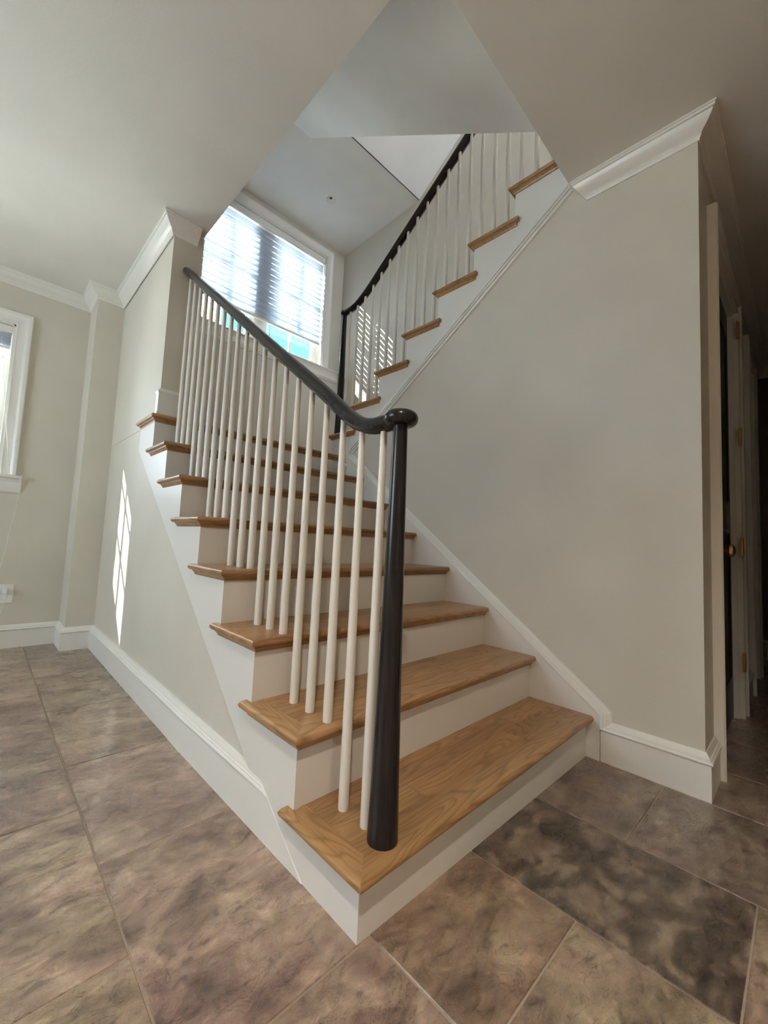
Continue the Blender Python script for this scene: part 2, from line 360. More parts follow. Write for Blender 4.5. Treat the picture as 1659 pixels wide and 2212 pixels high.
# hallway wall with two door openings
D1 = (1.545, 2.325, 2.235); D2 = (2.97, 3.40, 2.235)
hw = [(W+.10, D1[0], -L, -L+.12, 0, H), (D1[0], D1[1], -L, -L+.12, D1[2], H), (D1[1], D2[0], -L, -L+.12, 0, H),
      (D2[0], D2[1], -L, -L+.12, D2[2], H), (D2[1], 4.25, -L, -L+.12, 0, H)]
S(boxes('wall_hall', hw, M_WALL), 'dim hallway wall with door casings beyond the corner')
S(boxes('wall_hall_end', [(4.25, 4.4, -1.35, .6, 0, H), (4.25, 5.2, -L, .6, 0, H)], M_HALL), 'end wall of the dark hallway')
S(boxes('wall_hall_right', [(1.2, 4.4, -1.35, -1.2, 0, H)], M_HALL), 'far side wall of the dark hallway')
S(boxes('wall_front', [(XL-.15, 1.35, -3.65, -3.5, 0, H), (1.2, 1.35, -3.5, -1.35, 0, H)], M_WALL), 'room wall behind the viewpoint')
# left room wall; unseen window opening added to bring in daylight
LW = (.55, 2.1, .95, 2.2)
S(boxes('wall_left', [(XL-.15, XL, -3.65, LW[0], 0, H), (XL-.15, XL, LW[1], YW, 0, H), (XL-.15, XL, LW[0], LW[1], 0, LW[2]), (XL-.15, XL, LW[0], LW[1], LW[3], H)], M_WALL), 'left room wall with an added window opening for daylight')

# ---------------------------------------------------------------- SETTING: ceilings
# room ceiling with the stair opening; its thickness is the upper floor
cv = [(XL-.15, XO, -3.65, YW, H, H+.30), (XO, 4.4, -3.65, YO, H, H+.30), (W+.1, 4.4, YO, .6, H, H+.1)]
cv = [(XL-.15, XO, -3.65, YB+.001, H, H+.385), (XO, 4.4, -3.65, YO, H, H+.385)]
S(boxes('ceiling', cv, M_CEIL), 'smooth ceiling with a rectangular opening over the staircase')
# soffit of the next flight (rises towards the back), landing slab and the flight that returns above
X3, Y3, YF, H2 = 1.080, 2.171, 1.915, 4.200
sl = .705
poly = [(YO-.01, H2-sl*(Y3-YO)-.012+.0), (Y3, H2), (Y3, H2+.3), (1.75, H2+.3), (YO-.01, H2-sl*(Y3-YO)+.33)]
vv, ff = prism(poly, YZ(XO), 0, X3-XO)
v2 = boxvf((XO, W2, YF, YB, H2+.0005, H2+.25))
S(mesh('ceiling_soffit', vv, ff, M_CEILW), 'sloping white underside of the next flight over the opening')
S(box('ceiling_landing', XO, W2, YF, YB, H2, H2+.25, M_CEILW), 'flat white underside of the upper landing with a small round hole')
poly = [(YF, H2+.0), (YF, H2+.25), (YF-2.1, H2+.25+2.1*.72), (YF-2.1, H2+.012+2.1*.72), (YF, H2+.012)]
vv, ff = prism(poly, YZ(X3), 0, W2-X3)
S(mesh('ceiling_slope', vv, ff, M_CEILW), 'shaded sloping underside of the topmost flight')
# shell round the upper storey; front opening added to let daylight into the stairwell
S(boxes('wall_upper_shell', [(XL, XO-.12, YO-2.2, YB, 4.0, 4.1), (XO-.12, 1.15, YO-2.35, YO-2.2, H+.385, 5.8), (2.12, W2+.15, YO-2.35, YO-2.2, H+.385, 5.8), (1.15, 2.12, YO-2.35, YO-2.2, H+.385, 3.5), (1.15, 2.12, YO-2.35, YO-2.2, 4.9, 5.8), (XO-.12, W2+.15, YO-2.2, YB+.2, 5.7, 5.85), (XO-.12, XO, YO-2.2, YO, H+.385, 5.7),
     (XO-.12, XO, YO, YB, 5.0, 5.7), (W2, W2+.15, YO-2.2, YB, 5.0, 5.7), (XO-.12, W2+.15, YB, YB+.2, 5.0, 5.7)], M_WALL), 'walls of the upper storey around the stairwell')

# ---------------------------------------------------------------- mouldings
PC, HC = .066, .082
CROWN = [(0, 0), (0, -HC), (.006, -HC), (.008, -HC+.010), (.013, -HC+.015), (.013, -HC+.020), (.018, -HC+.026), (.028, -HC+.032),
         (.040, -HC+.042), (.050, -HC+.055), (.054, -HC+.064), (.060, -HC+.066), (.062, -.008), (PC, -.006), (PC, 0)]
def crown(name, path, label=None, rev=False):
    v, f = sweep(path, CROWN, XY(H-.0005)); return S(mesh(name, v, f, M_TRIM, smooth=True), label)

crown('trim_1', [(XO-.035, YS), (.002, YS), (.002, YP), (-PX, YP), (-PX, YB), (XL, YB), (XL, -3.5)], 'white crown moulding round the left room and the wall post')
v, f = sweep([(4.25, -L), (W, -L), (W, .022)], CROWN, XY(H-.0005))
k = len(CROWN); v = v[:-k]+[(x, y+(z-(H-HC))/HC*.062, z) for x, y, z in v[-k:]]
S(mesh('trim_2', v, f, M_TRIM, smooth=True), 'white crown moulding above the right wall, turning into the dark hallway')
v, f = sweep([(4.25, -1.2), (4.25, -L+.0)], CROWN, XY(H-.0005)); S(mesh('trim_3', v, f, M_TRIM, smooth=True), 'crown moulding on the end wall of the dark hallway')

BBP = [(-.012, -.01), (.0185, -.01), (.0185, .120), (.0225, .122), (.0245, .127), (.0225, .132), (.018, .134), (.018, .139), (.013, .141), (.012, .146), (.007, .151), (.004, .158), (-.012, .158)]
def bb(name, path, label, zf, cut=None, prof=BBP):
    v, f = sweep(path, prof, lambda x, y, d: (x, y, fz(x)+d*zf)); 
    if cut:
        k = len(prof); v = [cut(*q) for q in v[:k]]+v[k:]
    return S(mesh(name, v, f, M_TRIM, smooth=True), label)
bb('baseboard_left', [(0, .15), (0, 1.0), (0, YP), (-PX, YP), (-PX, YB), (XL, YB), (XL, -3.5)], 'white moulded baseboard under the stair wall and round the left room', .95, lambda x, y, z: (x*(.36 if z < .16 else .5) if x < 0 else x, .198+(z-.044)*1.55, z))
bb('baseboard_right', [(D1[0]-.095, -L), (W, -L), (W, -.055)], 'white moulded baseboard at the foot of the right wall', 1.0)
bb('baseboard_hall', [(2.88, -L), (2.42, -L)], 'baseboard between the hallway doors', 1.0)
bb('baseboard_hall_end', [(4.25, -1.2), (4.25, -L), (3.5, -L)], 'baseboard at the end of the dark hallway', 1.0)

PL = [(-.004, 0), (.012, 0), (.014, .004), (.014, .010), (.010, .014), (.010, .112), (.013, .116), (.016, .122), (.013, .128), (.007, .134), (.003, .142), (-.004, .142)]
v, f = sweep([(XO-.002, YS), (.006, YS), (.006, YS+.035)], PL, XY(8*RS+.0005)); S(mesh('trim_6', v, f, M_TRIM, smooth=True), 'small white plinth at the foot of the wall post on the landing')

# ---------------------------------------------------------------- STAIRCASES
TT = .022
rngp = random.Random(3)
def nose_profile(depth, t=TT, r=.011):
    pts = [(depth, 0.0)]+([(.060, 0.0)] if depth > .061 else [])
    for i in range(9):
        a = math.pi/2+math.pi*i/8; pts.append((r+r*math.cos(a), -r+r*math.sin(a)))
    
    return pts+([(.060, -t)] if depth > .061 else [])+[(depth, -t)]
def tone():
    q = rngp.uniform(.88, 1.10); return (q, q*rngp.uniform(.97, 1.02), q*rngp.uniform(.93, 1.02), 1)
def make_tread(parent, MF, i, width, n=.03, nx=.03, mret=.034, last=False, detail=True, yend=None):
    """tread i (1-based) in local stair coordinates: lx across, ly up the flight, lz up"""
    yf = (i-1)*G-n; yb = i*G+.004 if yend is None else yend; z = i*RS; rw = .060
    Pd = nose_profile(.105)
    k = len(Pd)
    vs = [MF(-nx+min(s, rw), yf+s, z+d) for s, d in Pd]+[MF(width, yf+s, z+d) for s, d in Pd]
    fs = [tuple(range(k)), tuple(range(k, 2*k))[::-1]]+[(q, (q+1) % k, (q+1) % k+k, q+k) for q in range(k)]
    c = MF(width/2, yf+.05, z)
    tr = mesh('tread', vs, fs, M_OAKX, parent, smooth=True, pos=c); tr.color = tone(); tr['origin'] = list(c)
    # return nosing down the open side, mitred into the front board
    xr = -nx
    yret = i*G+mret
    vs = []
    Pr = nose_profile(rw)
    k = len(Pr)
    vs = [MF(xr+s, yf+s, z+d) for s, d in Pr]+[MF(xr+s, yb-.004 if s > nx+.001 else yret, z+d) for s, d in Pr]
    # the tail beyond the riser is only the overhang
    fs = [tuple(range(k)), tuple(range(k, 2*k))[::-1]]+[(q, (q+1) % k, (q+1) % k+k, q+k) for q in range(k)]
    Pr2 = nose_profile(nx); k2 = len(Pr2)
    Pr3 = nose_profile(rw)
    A = ([MF(xr+s, yf+s, z+d) for s, d in Pr3]+[MF(xr+s, yb-.006, z+d) for s, d in Pr3], [tuple(range(k)), tuple(range(k, 2*k))[::-1]]+[(q, (q+1) % k, (q+1) % k+k, q+k) for q in range(k)])
    B = ([MF(xr+s, yb-.006, z+d) for s, d in Pr2]+[MF(xr+s, yret-.011+.011*min(1, 1-abs(d+.011)/.016), z+d) for s, d in Pr2], [tuple(range(k2)), tuple(range(k2, 2*k2))[::-1]]+[(q, (q+1) % k2, (q+1) % k2+k2, q+k2) for q in range(k2)])
    vv, ff = join(A, B)
    o = mesh('return_nosing', vv, ff, M_OAKY, tr, smooth=True, pos=MF(0, yf+.1, z)); o.color = tone()
    # staves behind the front board
    if detail:
        y = yf+.105
        while y < yb-.01:
            y2 = min(y+.068, yb)
            if yb-y2 < .03: y2 = yb
            cuts = [xr+rw]
            if rngp.random() < .75: cuts.append(xr+rw+rngp.uniform(.05, .3))
            cuts.append(cuts[-1]+rngp.uniform(.45, .75)); cuts = [q for q in cuts if q < width-.12]+[width]
            for a, b in zip(cuts, cuts[1:]):
                e = .0006
                p = [(a+e/2, y+e/2), (b-e/2, y+e/2), (b-e/2, y2-e/2), (a+e/2, y2-e/2)]
                vs = [MF(u, v, z-TT) for u, v in p]+[MF(u, v, z) for u, v in p]
                o = mesh('stave', vs, boxvf((0,)*6)[1], M_OAKX, tr, bevel=.0004, seg=1, pos=MF((a+b)/2, (y+y2)/2, z)); o.color = tone()
            y = y2
    # cove moulding below the nosing
    cp = [(-.004, 0), (.017, 0), (.0165, -.004), (.012, -.008), (.008, -.013), (.0065, -.018), (-.004, -.018)]
    v, f = sweep([(width, (i-1)*G), (0, (i-1)*G), (0, i*G+.016)], cp, lambda u, v_, d: MF(u, v_, z-TT+d))
    o = mesh('cove_moulding', v, f, M_OAKX, tr, smooth=True, pos=MF(width/2, yf+.05, z-.03)); o.color = tone()
    return tr
def make_riser(parent, MF, i, width, z0=None):
    y = (i-1)*G; a = (i-1)*RS if z0 is None else z0
    vs = [MF(u, v, q) for q in (a, i*RS-TT) for u, v in ((.0155, y), (width, y), (width, y+.014), (.0155, y+.014))]
    return mesh('riser', vs, boxvf((0,)*6)[1], M_RISER, parent)

MF1 = lambda x, y, z: (x, y, z)
MF2 = lambda x, y, z: (W+x, YL-y, 8*RS+z)
st1 = root('staircase', (0, 0, .044)); T(st1, 'lower flight of oak treads and white risers rising from the tile floor', 'staircase')
WT = W-.021
for i in range(1, 8):
    make_tread(st1, MF1, i, WT, detail=i <= 5); make_riser(st1, MF1, i, WT, .01 if i == 1 else None)
make_riser(st1, MF1, 8, WT)
make_tread(st1, MF1, 8, WT, yend=8*G, detail=False)
# landing boards (edge seen only from below)
for q in range(9):
    y0 = 7*G+.078+q*.138; o = box('landing_board', XO+.002, W2-.002, y0, min(y0+.137, YB-.002), 8*RS-TT, 8*RS, M_OAKX, st1); o.color = tone()
box('landing_frame', XO+.003, W2-.003, 7*G+.02, YB-.003, 8*RS-.16, 8*RS-TT, M_RISER, st1)
box('landing_step_end', W-.0215, W2-.002, 7*G-.005, 7*G+.078, 8*RS-TT, 8*RS, M_OAKX, st1)
# open stringer, sawtooth above, slanting below
zf0 = .030
poly = [(0, zf0), (0, RS-TT)]
for i in range(1, 8): poly += [(i*G, i*RS-TT), (i*G, (i+1)*RS-TT)]
poly += [(8*G+.02, 8*RS-TT), (8*G+.02, SA+.742*(8*G+.02)), ((zf0-SA)/.742, zf0)]
v, f = prism(poly, YZ(-.005), 0, .021); mesh('stringer', v, f, M_RISER, st1)
# skirt board against the right wall with moulded cap
def sk(y): return .2725+.741*y-.040
poly = [(-.052, .015), (-.052, sk(-.052)), (1.655, sk(1.655)), (1.655, .9), (.6, .015)]
v, f = prism(poly, YZ(W-.020), 0, .021); mesh('skirt_board', v, f, M_RISER, st1)
CAPP = [(-.002, 0), (-.002, .021), (.003, .0245), (.008, .022), (.011, .022), (.013, .017), (.020, .017), (.023, .012), (.030, .011), (.034, .006), (.040, .005), (.040, 0)]
v, f = sweep([(-.052, .150), (-.052, sk(-.052)), (1.662, sk(1.662))], CAPP, YZ(W, -1)); mesh('skirt_cap', v, f, M_TRIM, st1, smooth=True)

st2 = root('staircase', (W, YL, 8*RS)); T(st2, 'upper flight of oak treads and white risers climbing back from the landing', 'staircase')
WT2 = W2-W-.002
for i in range(1, 8):
    make_tread(st2, MF2, i, WT2, detail=False); make_riser(st2, MF2, i, WT2)
    v, f = prism([(.0, 0), (WT2, 0), (WT2, 1), (0, 1)], lambda u, q, d: MF2(u+.062 if u < .1 else u, (i-1)*G-.03+.105+q*(G-.105+.034 if True else 0), i*RS-TT+d), 0, TT-.001)
    o = mesh('back_board', v, f, M_OAKX, st2); o.color = tone()
make_riser(st2, MF2, 8, WT2)
def lo(ly): # underside of the upper stringer, local
    return rl(YL-ly)-8*RS
poly = [(.005, .0), (0, RS-TT)]
for i in range(1, 7): poly += [(i*G, i*RS-TT), (i*G, (i+1)*RS-TT)]
poly += [(7*G, 7*RS-TT), (7*G, 8*RS-.01), (YL-YO, 8*RS-.01), (YL-YO, lo(YL-YO)), (YL-1.66, lo(YL-1.66)), (YL-1.66, .0)]
v, f = prism(poly, lambda u, q, d: MF2(d, u, q), -.002, .018); mesh('stringer', v, f, M_RISER, st2)
v, f = prism([(YL-YO, lo(YL-YO)-.01), (YL-1.66, lo(YL-1.66)-.01), (YL-1.66, lo(YL-1.66)-.05), (YL-YO, lo(YL-YO)-.06)], lambda u, q, d: MF2(d, u, q), .11, .8)
mesh('underside', v, f, M_CEIL, st2)
# white return of the landing edge below the first riser, then the moulding along the wall
v, f = prism([(1.655, 8*RS-.045), (YL, 8*RS-.045), (YL, 8*RS+.003), (1.655, 8*RS+.003)], YZ(W-.002), 0, .018); mesh('landing_edge', v, f, M_RISER, st2)
CAP2 = [(0, -.001), (0, .018), (.008, .020), (.010, .010), (.014, .010), (.016, .019), (.023, .019), (.025, .008), (.030, .007), (.033, .014), (.041, .012), (.043, -.001)]
v, f = sweep([(YO+.0, rl(YO)+.004), (1.655, rl(1.655)+.004)], [(-s, d) for s, d in CAP2], YZ(W, -1)); mesh('wall_moulding', v, f, M_TRIM, st2, smooth=True)

# ---------------------------------------------------------------- BALUSTRADES
def rail_section():
    pts = []
    for i in range(20):
        a = 2*math.pi*i/20; c, s = math.cos(a), math.sin(a)
        w_ = .0265*math.copysign(abs(c)**.75, c); h_ = (.021 if s > 0 else .020)*math.copysign(abs(s)**.8, s)
        if s < -.35: w_ *= .80
        pts.append((w_, h_))
    return pts
def rail(path, x, mat, parent, sgn=1):
    """path of (y,z); circular-ish section swept along it"""
    P = [Vector(p) for p in path]; sec = rail_section(); k = len(sec); vs = []
    for i, p in enumerate(P):
        t = (P[min(i+1, len(P)-1)]-P[max(i-1, 0)]).normalized(); n = Vector((-t.y, t.x))
        if n.y < 0: n = -n
        for a, b in sec: vs.append((x+a, p.x+n.x*b, p.y+n.y*b))
    fs = [(i*k+q, i*k+(q+1) % k, (i+1)*k+(q+1) % k, (i+1)*k+q) for i in range(len(P)-1) for q in range(k)]
    fs += [tuple(range(k)), tuple(range((len(P)-1)*k, len(P)*k))[::-1]]
    return mesh('handrail', vs, fs, mat, parent, smooth=True)
def bez(a, b, c, d, n=14):
    a, b, c, d = map(Vector, (a, b, c, d)); return [tuple(a*(1-t)**3+b*3*t*(1-t)**2+c*3*t*t*(1-t)+d*t**3) for t in [i/n for i in range(n+1)]]
def baluster(parent, x, y, z0, z1, r0=.0132, r1=.0085):
    h = z1-z0; prof = [(r0*.97, 0), (r0, .01), (r0, .08*h), (r0*.5+r1*.5, .62*h), (r1, h)]
    v, f = lathe([(r, q) for r, q in prof], 16); o = mesh('baluster', v, f, M_BAL, None, smooth=True); o.parent = parent
    o.location = Vector((x, y, z0))-Vector(parent['origin']); return o
def newel(parent, x, y, z0, z1, rb, rtp):
    h = z1-z0; n = 28; prof = []
    for i in range(9):
        t = i/8; prof.append((rb+(rtp-rb)*(t**.85), t*h))
    v, f = lathe(prof, n, (0, 0, 0)); o = mesh('newel_post', v, f, M_RAIL, None, smooth=True); o.parent = parent; o.location = Vector((x, y, z0))-Vector(parent['origin']); return o
def cap(parent, x, y, z, r, h):
    prof = [(.001, -h/2)]
    for i in range(1, 12):
        a = -math.pi/2+math.pi*i/12; prof.append((r-h/2*.95+h/2*.95*math.cos(a), h/2*math.sin(a)))
    prof.append((.001, h/2+.001)); v, f = lathe(prof, 36); o = mesh('rail_cap', v, f, M_RAIL, None, smooth=True); o.parent = parent; o.location = Vector((x, y, z))-Vector(parent['origin']); return o
ZR = lambda y: 1.5285+.7413*(y-.677)
b1 = root('balustrade', (BX, .034, RS)); T(b1, 'black handrail and newel over slim white balusters on the lower flight', 'balustrade')
P1 = [(YS+.002, ZR(YS)), (1.2, ZR(1.2)), (.8, ZR(.8)), (.5, ZR(.5))]+bez((.36, ZR(.36)), (.26, ZR(.26)), (.20, 1.150), (.11, 1.147))+[(.08, 1.148), (.05, 1.150)]
rail(P1, BX, M_RAIL, b1)
newel(b1, BX, .034, RS, 1.136, .0355, .0175)
cap(b1, BX, .034, 1.151, .0425, .036)
def rz(P, y):
    Q = sorted(P)
    for a, b in zip(Q, Q[1:]):
        if a[0] <= y <= b[0]: return a[1]+(b[1]-a[1])*(y-a[0])/(b[0]-a[0])
    return Q[-1][1]
for k in range(20):
    y = .091+.0827*k; i = int((y+.03)/G)+1 if y < .22 else int(y/G+.12)+1
    i = [1, 1][k] if k < 2 else 2+(k-2)//3
    baluster(b1, BX, y, i*RS, rz(P1, y)-.016)
b2 = root('balustrade', (BX2, 1.862, 9*RS)); T(b2, 'black handrail and newel over slim white balusters on the upper flight', 'balustrade')
ZR2 = lambda y: 3.352+.716*(.711-y)
P2 = [(YL-2.6, ZR2(YL-2.6)), (.3, ZR2(.3)), (1.0, ZR2(1.0)), (1.4, ZR2(1.4))]+bez((1.55, ZR2(1.55)), (1.66, ZR2(1.66)), (1.74, 2.650), (1.80, 2.648))+[(1.86, 2.648)]
rail(P2, BX2, M_RAIL, b2)
newel(b2, BX2, 1.862, 9*RS, 2.64, .0325, .0175)
cap(b2, BX2, 1.865, 2.650, .032, .034)
for k in range(21):
    y = 1.786-.083*k; i = int((YL+.03-y)/G)+1
    if i > 7: zb = 16*RS
    else: zb = (8+i)*RS
    baluster(b2, BX2, y, zb, rz(P2, y)-.016)
# second floor nosing at the top of the upper flight
o = box('floor_upper', W+.0, W2, YO-2.2, YL-7*G+.03, 16*RS-.02, 16*RS, M_OAKX); S(o, 'oak floor edge of the upper storey at the head of the stairs')

# ---------------------------------------------------------------- WINDOWS
def rect(x0, x1, z0, z1): return [(x0, z0), (x1, z0), (x1, z1), (x0, z1)]
CAS = [(0, 0), (0, .014), (-.008, .016), (-.014, .013), (-.045, .013), (-.055, .018), (-.062, .024), (-.070, .026), (-.080, .026), (-.085, .020), (-.085, 0)]
def window(name, x0, x1, z0, z1, nsash, mz, label, y=YB, yg=YB+.11, xl=None, stile=.065, legs=True, nm=1, mull=.10, mw=.007):
    """name root with casing, jambs, and sashes; each sash carries its muntins and pane"""
    w_ = root(name, ((x0+x1)/2, y, z0)); S(w_, label)
    # casing on three sides
    path = [(x0, z0), (x0, z1), (x1, z1), (x1, z0)]
    v, f = sweep(path, [(-s, d) for s, d in CAS], XZ(y)); mesh('casing', v, f, M_TRIM, w_, smooth=True)
    v, f = join(boxvf((x0-.001, x0+.012, y-.004, y+.2, z0, z1)), boxvf((x1-.012, x1+.001, y-.004, y+.2, z0, z1)), boxvf((x0, x1, y-.004, y+.2, z1-.012, z1+.001)), boxvf((x0, x1, y-.004, y+.2, z0-.001, z0+.012)))
    mesh('jamb', v, f, M_TRIM, w_)
    xi0, xi1, zi0, zi1 = x0+.012, x1-.012, z0+.012, z1-.012
    sw = (xi1-xi0-mull*(nsash-1))/nsash
    for s in range(nsash):
        a = xi0+s*(sw+mull); b = a+sw
        if s: box('mullion', a-mull, a, yg-.03, yg+.035, zi0, zi1, M_TRIM, w_, bevel=.003)
        SP = [(0, -.018), (0, .018), (stile-.010, .018), (stile, .010), (stile, -.018)]
        v, f = sweep(rect(a, b, zi0, zi1), SP, XZ(yg), closed=True); sh = mesh('sash', v, f, M_TRIM, w_)
        for q in range(1, nm+1):
            xm = a+(b-a)*q/(nm+1); box('muntin', xm-mw, xm+mw, yg-.012, yg+.014, zi0+stile-.002, zi1-stile+.002, M_TRIM, sh).location = (0, 0, 0)
        for z in mz: box('muntin', a+stile-.002, b-stile+.002, yg-.0115, yg+.0135, z-mw, z+mw, M_TRIM, sh).location = (0, 0, 0)
        box('pane', a+stile-.004, b-stile+.004, yg-.002, yg+.002, zi0+stile-.004, zi1-stile+.004, M_GLASS, sh).location = (0, 0, 0)
    return w_
w1 = window('window_1', .47, 1.93, 2.765, 4.045, 2, [3.10, 3.50], 'wide white casement window above the stair landing', mull=.10, mw=.013)
w2 = window('window_2', -.995, -.555, 1.19, 2.21, 1, [1.36, 1.68, 2.0], 'white framed window at the left edge of the lower room', mull=.06, stile=.035)
w2b = None
# sills and aprons
v, f = sweep([(W2+.0, YB-.22), (W2, YB), (XO, YB)], [(-.001, 0), (.042, 0), (.045, -.006), (.042, -.013), (.034, -.015), (.032, -.024), (.024, -.032), (.022, -.040), (.018, -.050), (.018, -.088), (.022, -.094), (.022, -.102), (.012, -.112), (.010, -.122), (-.001, -.122)][::-1], lambda x, y, d: (x, y, 2.762+d))
S(mesh('trim_4', v, f, M_TRIM, smooth=True), 'white sill moulding running below the stair window to the corner')
v, f = sweep([(-.44, YB), (-1.11, YB)], [(-.001, 0), (.05, 0), (.053, -.008), (.05, -.018), (.03, -.02), (.026, -.035), (.016, -.045), (.014, -.10), (.006, -.115), (-.001, -.115)][::-1], lambda x, y, d: (x, y, 1.187+d))
S(mesh('trim_5', v, f, M_TRIM, smooth=True), 'white sill and apron under the left window')
# window added in the left room for its daylight (outside the frame)
w3 = root('window_3', (XL, (LW[0]+LW[1])/2, LW[2])); S(w3, 'added unseen window in the left wall, lighting the lower room')
fr = [(XL-.09, XL-.04, LW[0], LW[1], LW[2], LW[2]+.06), (XL-.09, XL-.04, LW[0], LW[1], LW[3]-.06, LW[3])]+[(XL-.09, XL-.04, a-.03, a+.03, LW[2]+.06, LW[3]-.06) for a in (LW[0]+.03, 1.325, LW[1]-.03)]
v, f = join(*[boxvf(q) for q in fr]); mesh('frame', v, f, M_TRIM, w3)
box('pane', XL-.067, XL-.063, LW[0]+.03, LW[1]-.03, LW[2]+.05, LW[3]-.05, M_GLASS, w3)

# sheer shade with curved vanes in the stair window
sh = root('window_shade', (1.2, YB+.02, 4.0)); T(sh, 'sheer white shade with curved vanes, lowered most of the way in the stair window', 'shade')
X0, X1 = .49, 1.905
yb_ = YB+.028
PH = .0605; NS = 15; ztop = 3.945
box('headrail', X0-.004, X1+.012, YB+.004, YB+.085, 3.955, 4.031, M_TRIM, sh, bevel=.008)
sec = []
for i in range(9):
    t = i/8; sec.append((yb_+.018*math.sin(math.pi*t*.9)-.020*t, t))       # curved, nearly closed
me0 = None
for k in range(NS):
    zt = ztop-k*PH
    if me0 is None:
        vs, th = [], .0006
        for side in (0, 1):
            for x in (X0+.006, X1-.002):
                for i in range(9):
                    yy, t = sec[i]; vs.append((x, yy+side*th, -t*PH*1.10))
        fs = []
        for i in range(8):
            fs += [(i, i+1, 9+i+1, 9+i), (18+i, 27+i, 27+i+1, 18+i+1)]
        fs += [(0, 9, 27, 18), (8, 26, 35, 17)]+[(i, 18+i, 18+i+1, i+1) for i in range(8)]+[(9+i, 9+i+1, 27+i+1, 27+i) for i in range(8)]
        o = mesh('vane', vs, fs, M_SHADE, None, smooth=True); o.parent = sh; me0 = o.data
    else:
        o = bpy.data.objects.new('vane', me0); COL.objects.link(o); o.parent = sh
    o.location = Vector((0, 0, zt))-Vector(sh['origin'])
zb = ztop-NS*PH
box('bottom_rail', X0+.004, X1-.001, yb_-.012, yb_+.012, zb-.030, zb-.004, M_TRIM, sh, bevel=.005)
# raised blind at the top of the left window
rb = root('window_shade', (-.775, YB+.03, 2.19)); T(rb, 'raised white shade bundled at the top of the left window', 'shade')
box('headrail', -.981, -.569, YB+.006, YB+.06, 2.145, 2.196, M_TRIM, rb, bevel=.004)
for k in range(6): box('slat', -.977, -.573, YB+.010, YB+.056, 2.130-k*.013, 2.140-k*.013, M_SHADE, rb)
box('bottom_rail', -.977, -.573, YB+.012, YB+.054, 2.035, 2.052, M_TRIM, rb, bevel=.003)
v, f = tube([(-.62, YB-.03, 2.1), (-.56, YB-.045, 1.6), (-.505, YB-.058, 1.19), (-.452, YB-.056, 1.172), (-.446, YB-.045, 1.10), (-.458, YB-.03, .92), (-.476, YB-.02, .78), (-.478, YB-.02, .72), (-.50, YB-.02, .55), (-.505, YB-.04, .43)], .0016, 6)
o = mesh('lift_cord', v, f, M_PLATE, None); T(o, 'thin white shade cord hanging over the left window sill', 'cord')
# outlet with charger
ot = root('wall_outlet', (-.462, YB, .40)); T(ot, 'white double socket plate low on the wall under the left window', 'outlet')
box('cover_plate', -.512, -.418, YB-.005, YB, .338, .462, M_PLATE, ot, bevel=.002)
for q in (-.024, .024): box('socket', -.482, -.448, YB-.0075, YB-.004, .40+q-.016, .40+q+.016, M_PLATE, ot, bevel=.0015)
ch = root('phone_charger', (-.465, YB-.03, .40)); T(ch, 'small white plug-in charger with a cable in the wall socket', 'charger')
box('plug', -.479, -.451, YB-.042, YB-.006, .405, .437, M_PLATE, ch, bevel=.004)
v, f = tube([(-.465, YB-.042, .42), (-.463, YB-.055, .40), (-.462, YB-.055, .36), (-.475, YB-.05, .27), (-.49, YB-.04, .17), (-.50, YB-.05, .06)], .002, 6); mesh('cable', v, f, M_PLATE, ch)

# ---------------------------------------------------------------- LAMPS
def downlight(x, y, z, power, label, col=(1, .89, .75), r=.035, on=True):
    d = root('downlight', (x, y, z)); T(d, label, 'light')
    v, f = lathe([(r*1.02, .0), (r*1.35, -.001), (r*1.35, -.004), (r*.98, -.005), (r*.92, .0)], 32, (x, y, z)); 
    n = 32; f = f[:-2]
    mesh('trim_ring', v, f, M_TRIM, d, smooth=True)
    if on:
        ld = bpy.data.lights.new('downlight_lamp', 'AREA'); ld.shape = 'DISK'; ld.size = r*1.7; ld.energy = power; ld.color = col; ld.spread = R(125)
        lo_ = bpy.data.objects.new('downlight_lamp', ld); COL.objects.link(lo_); lo_.parent = d; lo_.location = (0, 0, -.006)
    return d
downlight(-.95, -.95, H, 24, 'warm ceiling downlight in front of the lower flight')
downlight(-1.0, -2.6, H, 26, 'warm ceiling downlight far behind the viewpoint')
# pinhole recess in the underside of the upper landing
hx, hy = 1.575, 2.546
pl = root('recessed_light', (hx, hy, H2)); T(pl, 'small round unlit recessed light in the white landing ceiling', 'light')
v, f = lathe([(.040, .0), (.044, -.001), (.044, -.003), (.040, -.0035), (.037, -.002), (.018, -.0012), (.001, -.0012)], 32, (hx, hy, H2)); mesh('trim_ring', v, f, M_TRIM, pl, smooth=True)
v, f = lathe([(.013, -.0010), (.013, -.0022), (.001, -.0023)], 20, (hx-.014, hy-.016, H2)); mesh('lens', v, f, M_DARK, pl)

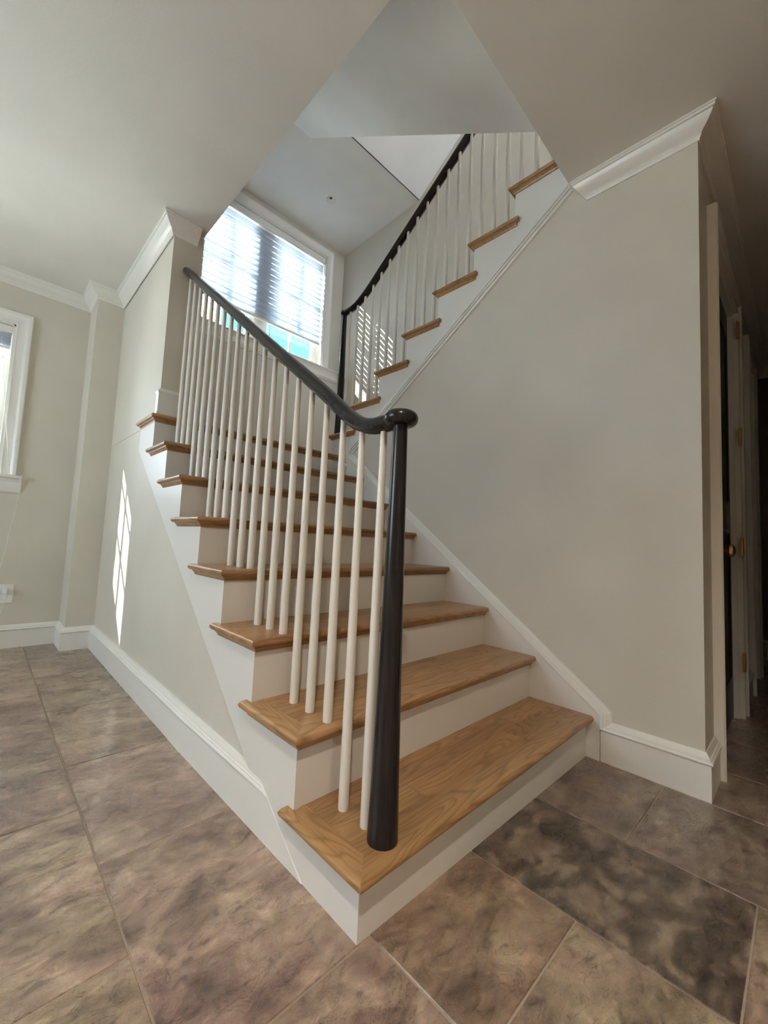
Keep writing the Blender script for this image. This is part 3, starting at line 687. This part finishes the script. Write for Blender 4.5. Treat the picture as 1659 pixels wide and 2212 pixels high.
# ---------------------------------------------------------------- HALLWAY DOORS
CASD = [(0, 0), (0, .024), (-.010, .026), (-.018, .018), (-.060, .020), (-.072, .034), (-.088, .036), (-.094, .030), (-.094, 0)]
def door(name, d, label, knob=True, leaf=True, hinges=True):
    x0, x1, z1 = d; zf = fz(3)
    r_ = root(name, ((x0+x1)/2, -L, zf)); S(r_, label)
    v, f = sweep([(x0, zf-.002), (x0, z1), (x1, z1), (x1, zf-.002)], CASD, XZ(-L)) ; 
    v, f = sweep([(x0, zf-.002), (x0, z1), (x1, z1), (x1, zf-.002)], [(-s, q) for s, q in CASD], XZ(-L)); mesh('door_casing', v, f, M_TRIM, r_, smooth=True)
    v, f = join(boxvf((x0-.001, x0+.015, -L-.001, -L+.12, zf, z1)), boxvf((x1-.015, x1+.001, -L-.001, -L+.12, zf, z1)), boxvf((x0, x1, -L-.001, -L+.12, z1-.015, z1+.001))); mesh('jamb', v, f, M_TRIM, r_)
    if leaf:
        o = box('door_leaf', x0+.017, x1-.017, -L+.022, -L+.060, zf+.006, z1-.018, M_DARKDOOR, r_, bevel=.002)
        for a, b in ((.22, .98), (1.12, 2.05)):
            v, f = sweep(rect(x0+.13, x1-.13, zf+a, zf+b), [(0, 0), (.012, .008), (.022, 0)], XZ(-L+.022), closed=True); mesh('panel_moulding', v, f, M_DARKDOOR, r_)
    if hinges:
        for z in (.31, .915, 1.52, 2.13):
            v, f = lathe([(.001, -.050), (.006, -.048), (.007, -.044), (.007, .044), (.006, .048), (.001, .050)], 12, (x1-.006, -L-.024, z)); 
            v, f = join((v, f), boxvf((x1-.045, x1-.006, -L-.022, -L-.019, z-.044, z+.044))); mesh('hinge', v, f, M_BRASS, r_, smooth=True)
    if knob:
        kx, kz = x0+.065, .885
        v, f = lathe([(.001, .022), (.028, .020), (.028, .014), (.012, .010), (.009, -.012), (.012, -.022), (.022, -.030), (.027, -.042), (.024, -.052), (.012, -.059), (.001, -.060)], 24, (kx, -L, kz), 'y')
        mesh('door_knob', v, f, M_BRASS, r_, smooth=True)
    return r_
door('door_1', D1, 'closed black door with brass hinges and knob, first in the hallway')
door('door_2', D2, 'second white-cased dark door farther down the hallway', hinges=False, knob=False)

# ---------------------------------------------------------------- OUTSIDE
g = box('ground', -14, 14, YW+.01, 26, -.5, -.1, M_GROUND); S(g, 'pale ground outside'); g['category'] = 'ground'
nb = root('brick_building', (3.5, 9, -.1)); T(nb, 'neighbouring brick building with turquoise sheathing seen through the stair window', 'building')
box('facade', .6, 9.0, 9.05, 12, -.1, 7.0, M_EXT, nb)
def bricks(x0, x1, z0, z1, y):
    pr = []; rr = random.Random(5); z = z0; row = 0
    while z < z1-.01:
        x = x0-(.11 if row % 2 else 0)
        while x < x1:
            a, b = max(x, x0), min(x+.21, x1)
            if b-a > .03: pr.append(boxvf((a, b, y-rr.uniform(.018, .026), y+.01, z, z+.065)))
            x += .22
        z += .075; row += 1
    v, f = join(*pr); return v, f
v, f = bricks(.6, 2.95, 4.6, 7.0, 9.05); o = mesh('brickwork', v, f, M_BRICK, nb); o['kind'] = 'stuff'
box('corner_board', 2.95, 3.06, 9.0, 9.06, 3.0, 7.0, M_EXT, nb)
for q in range(2): box('sheathing_panel', 3.07+q*1.28, 3.07+q*1.28+1.26, 9.01, 9.05, 3.0, 6.95, M_BLUE, nb)
for q in range(5): box('trim_board', 5.66+q*.30, 5.66+q*.30+.22, 8.98, 9.05, 3.0, 6.95, M_EXT, nb)
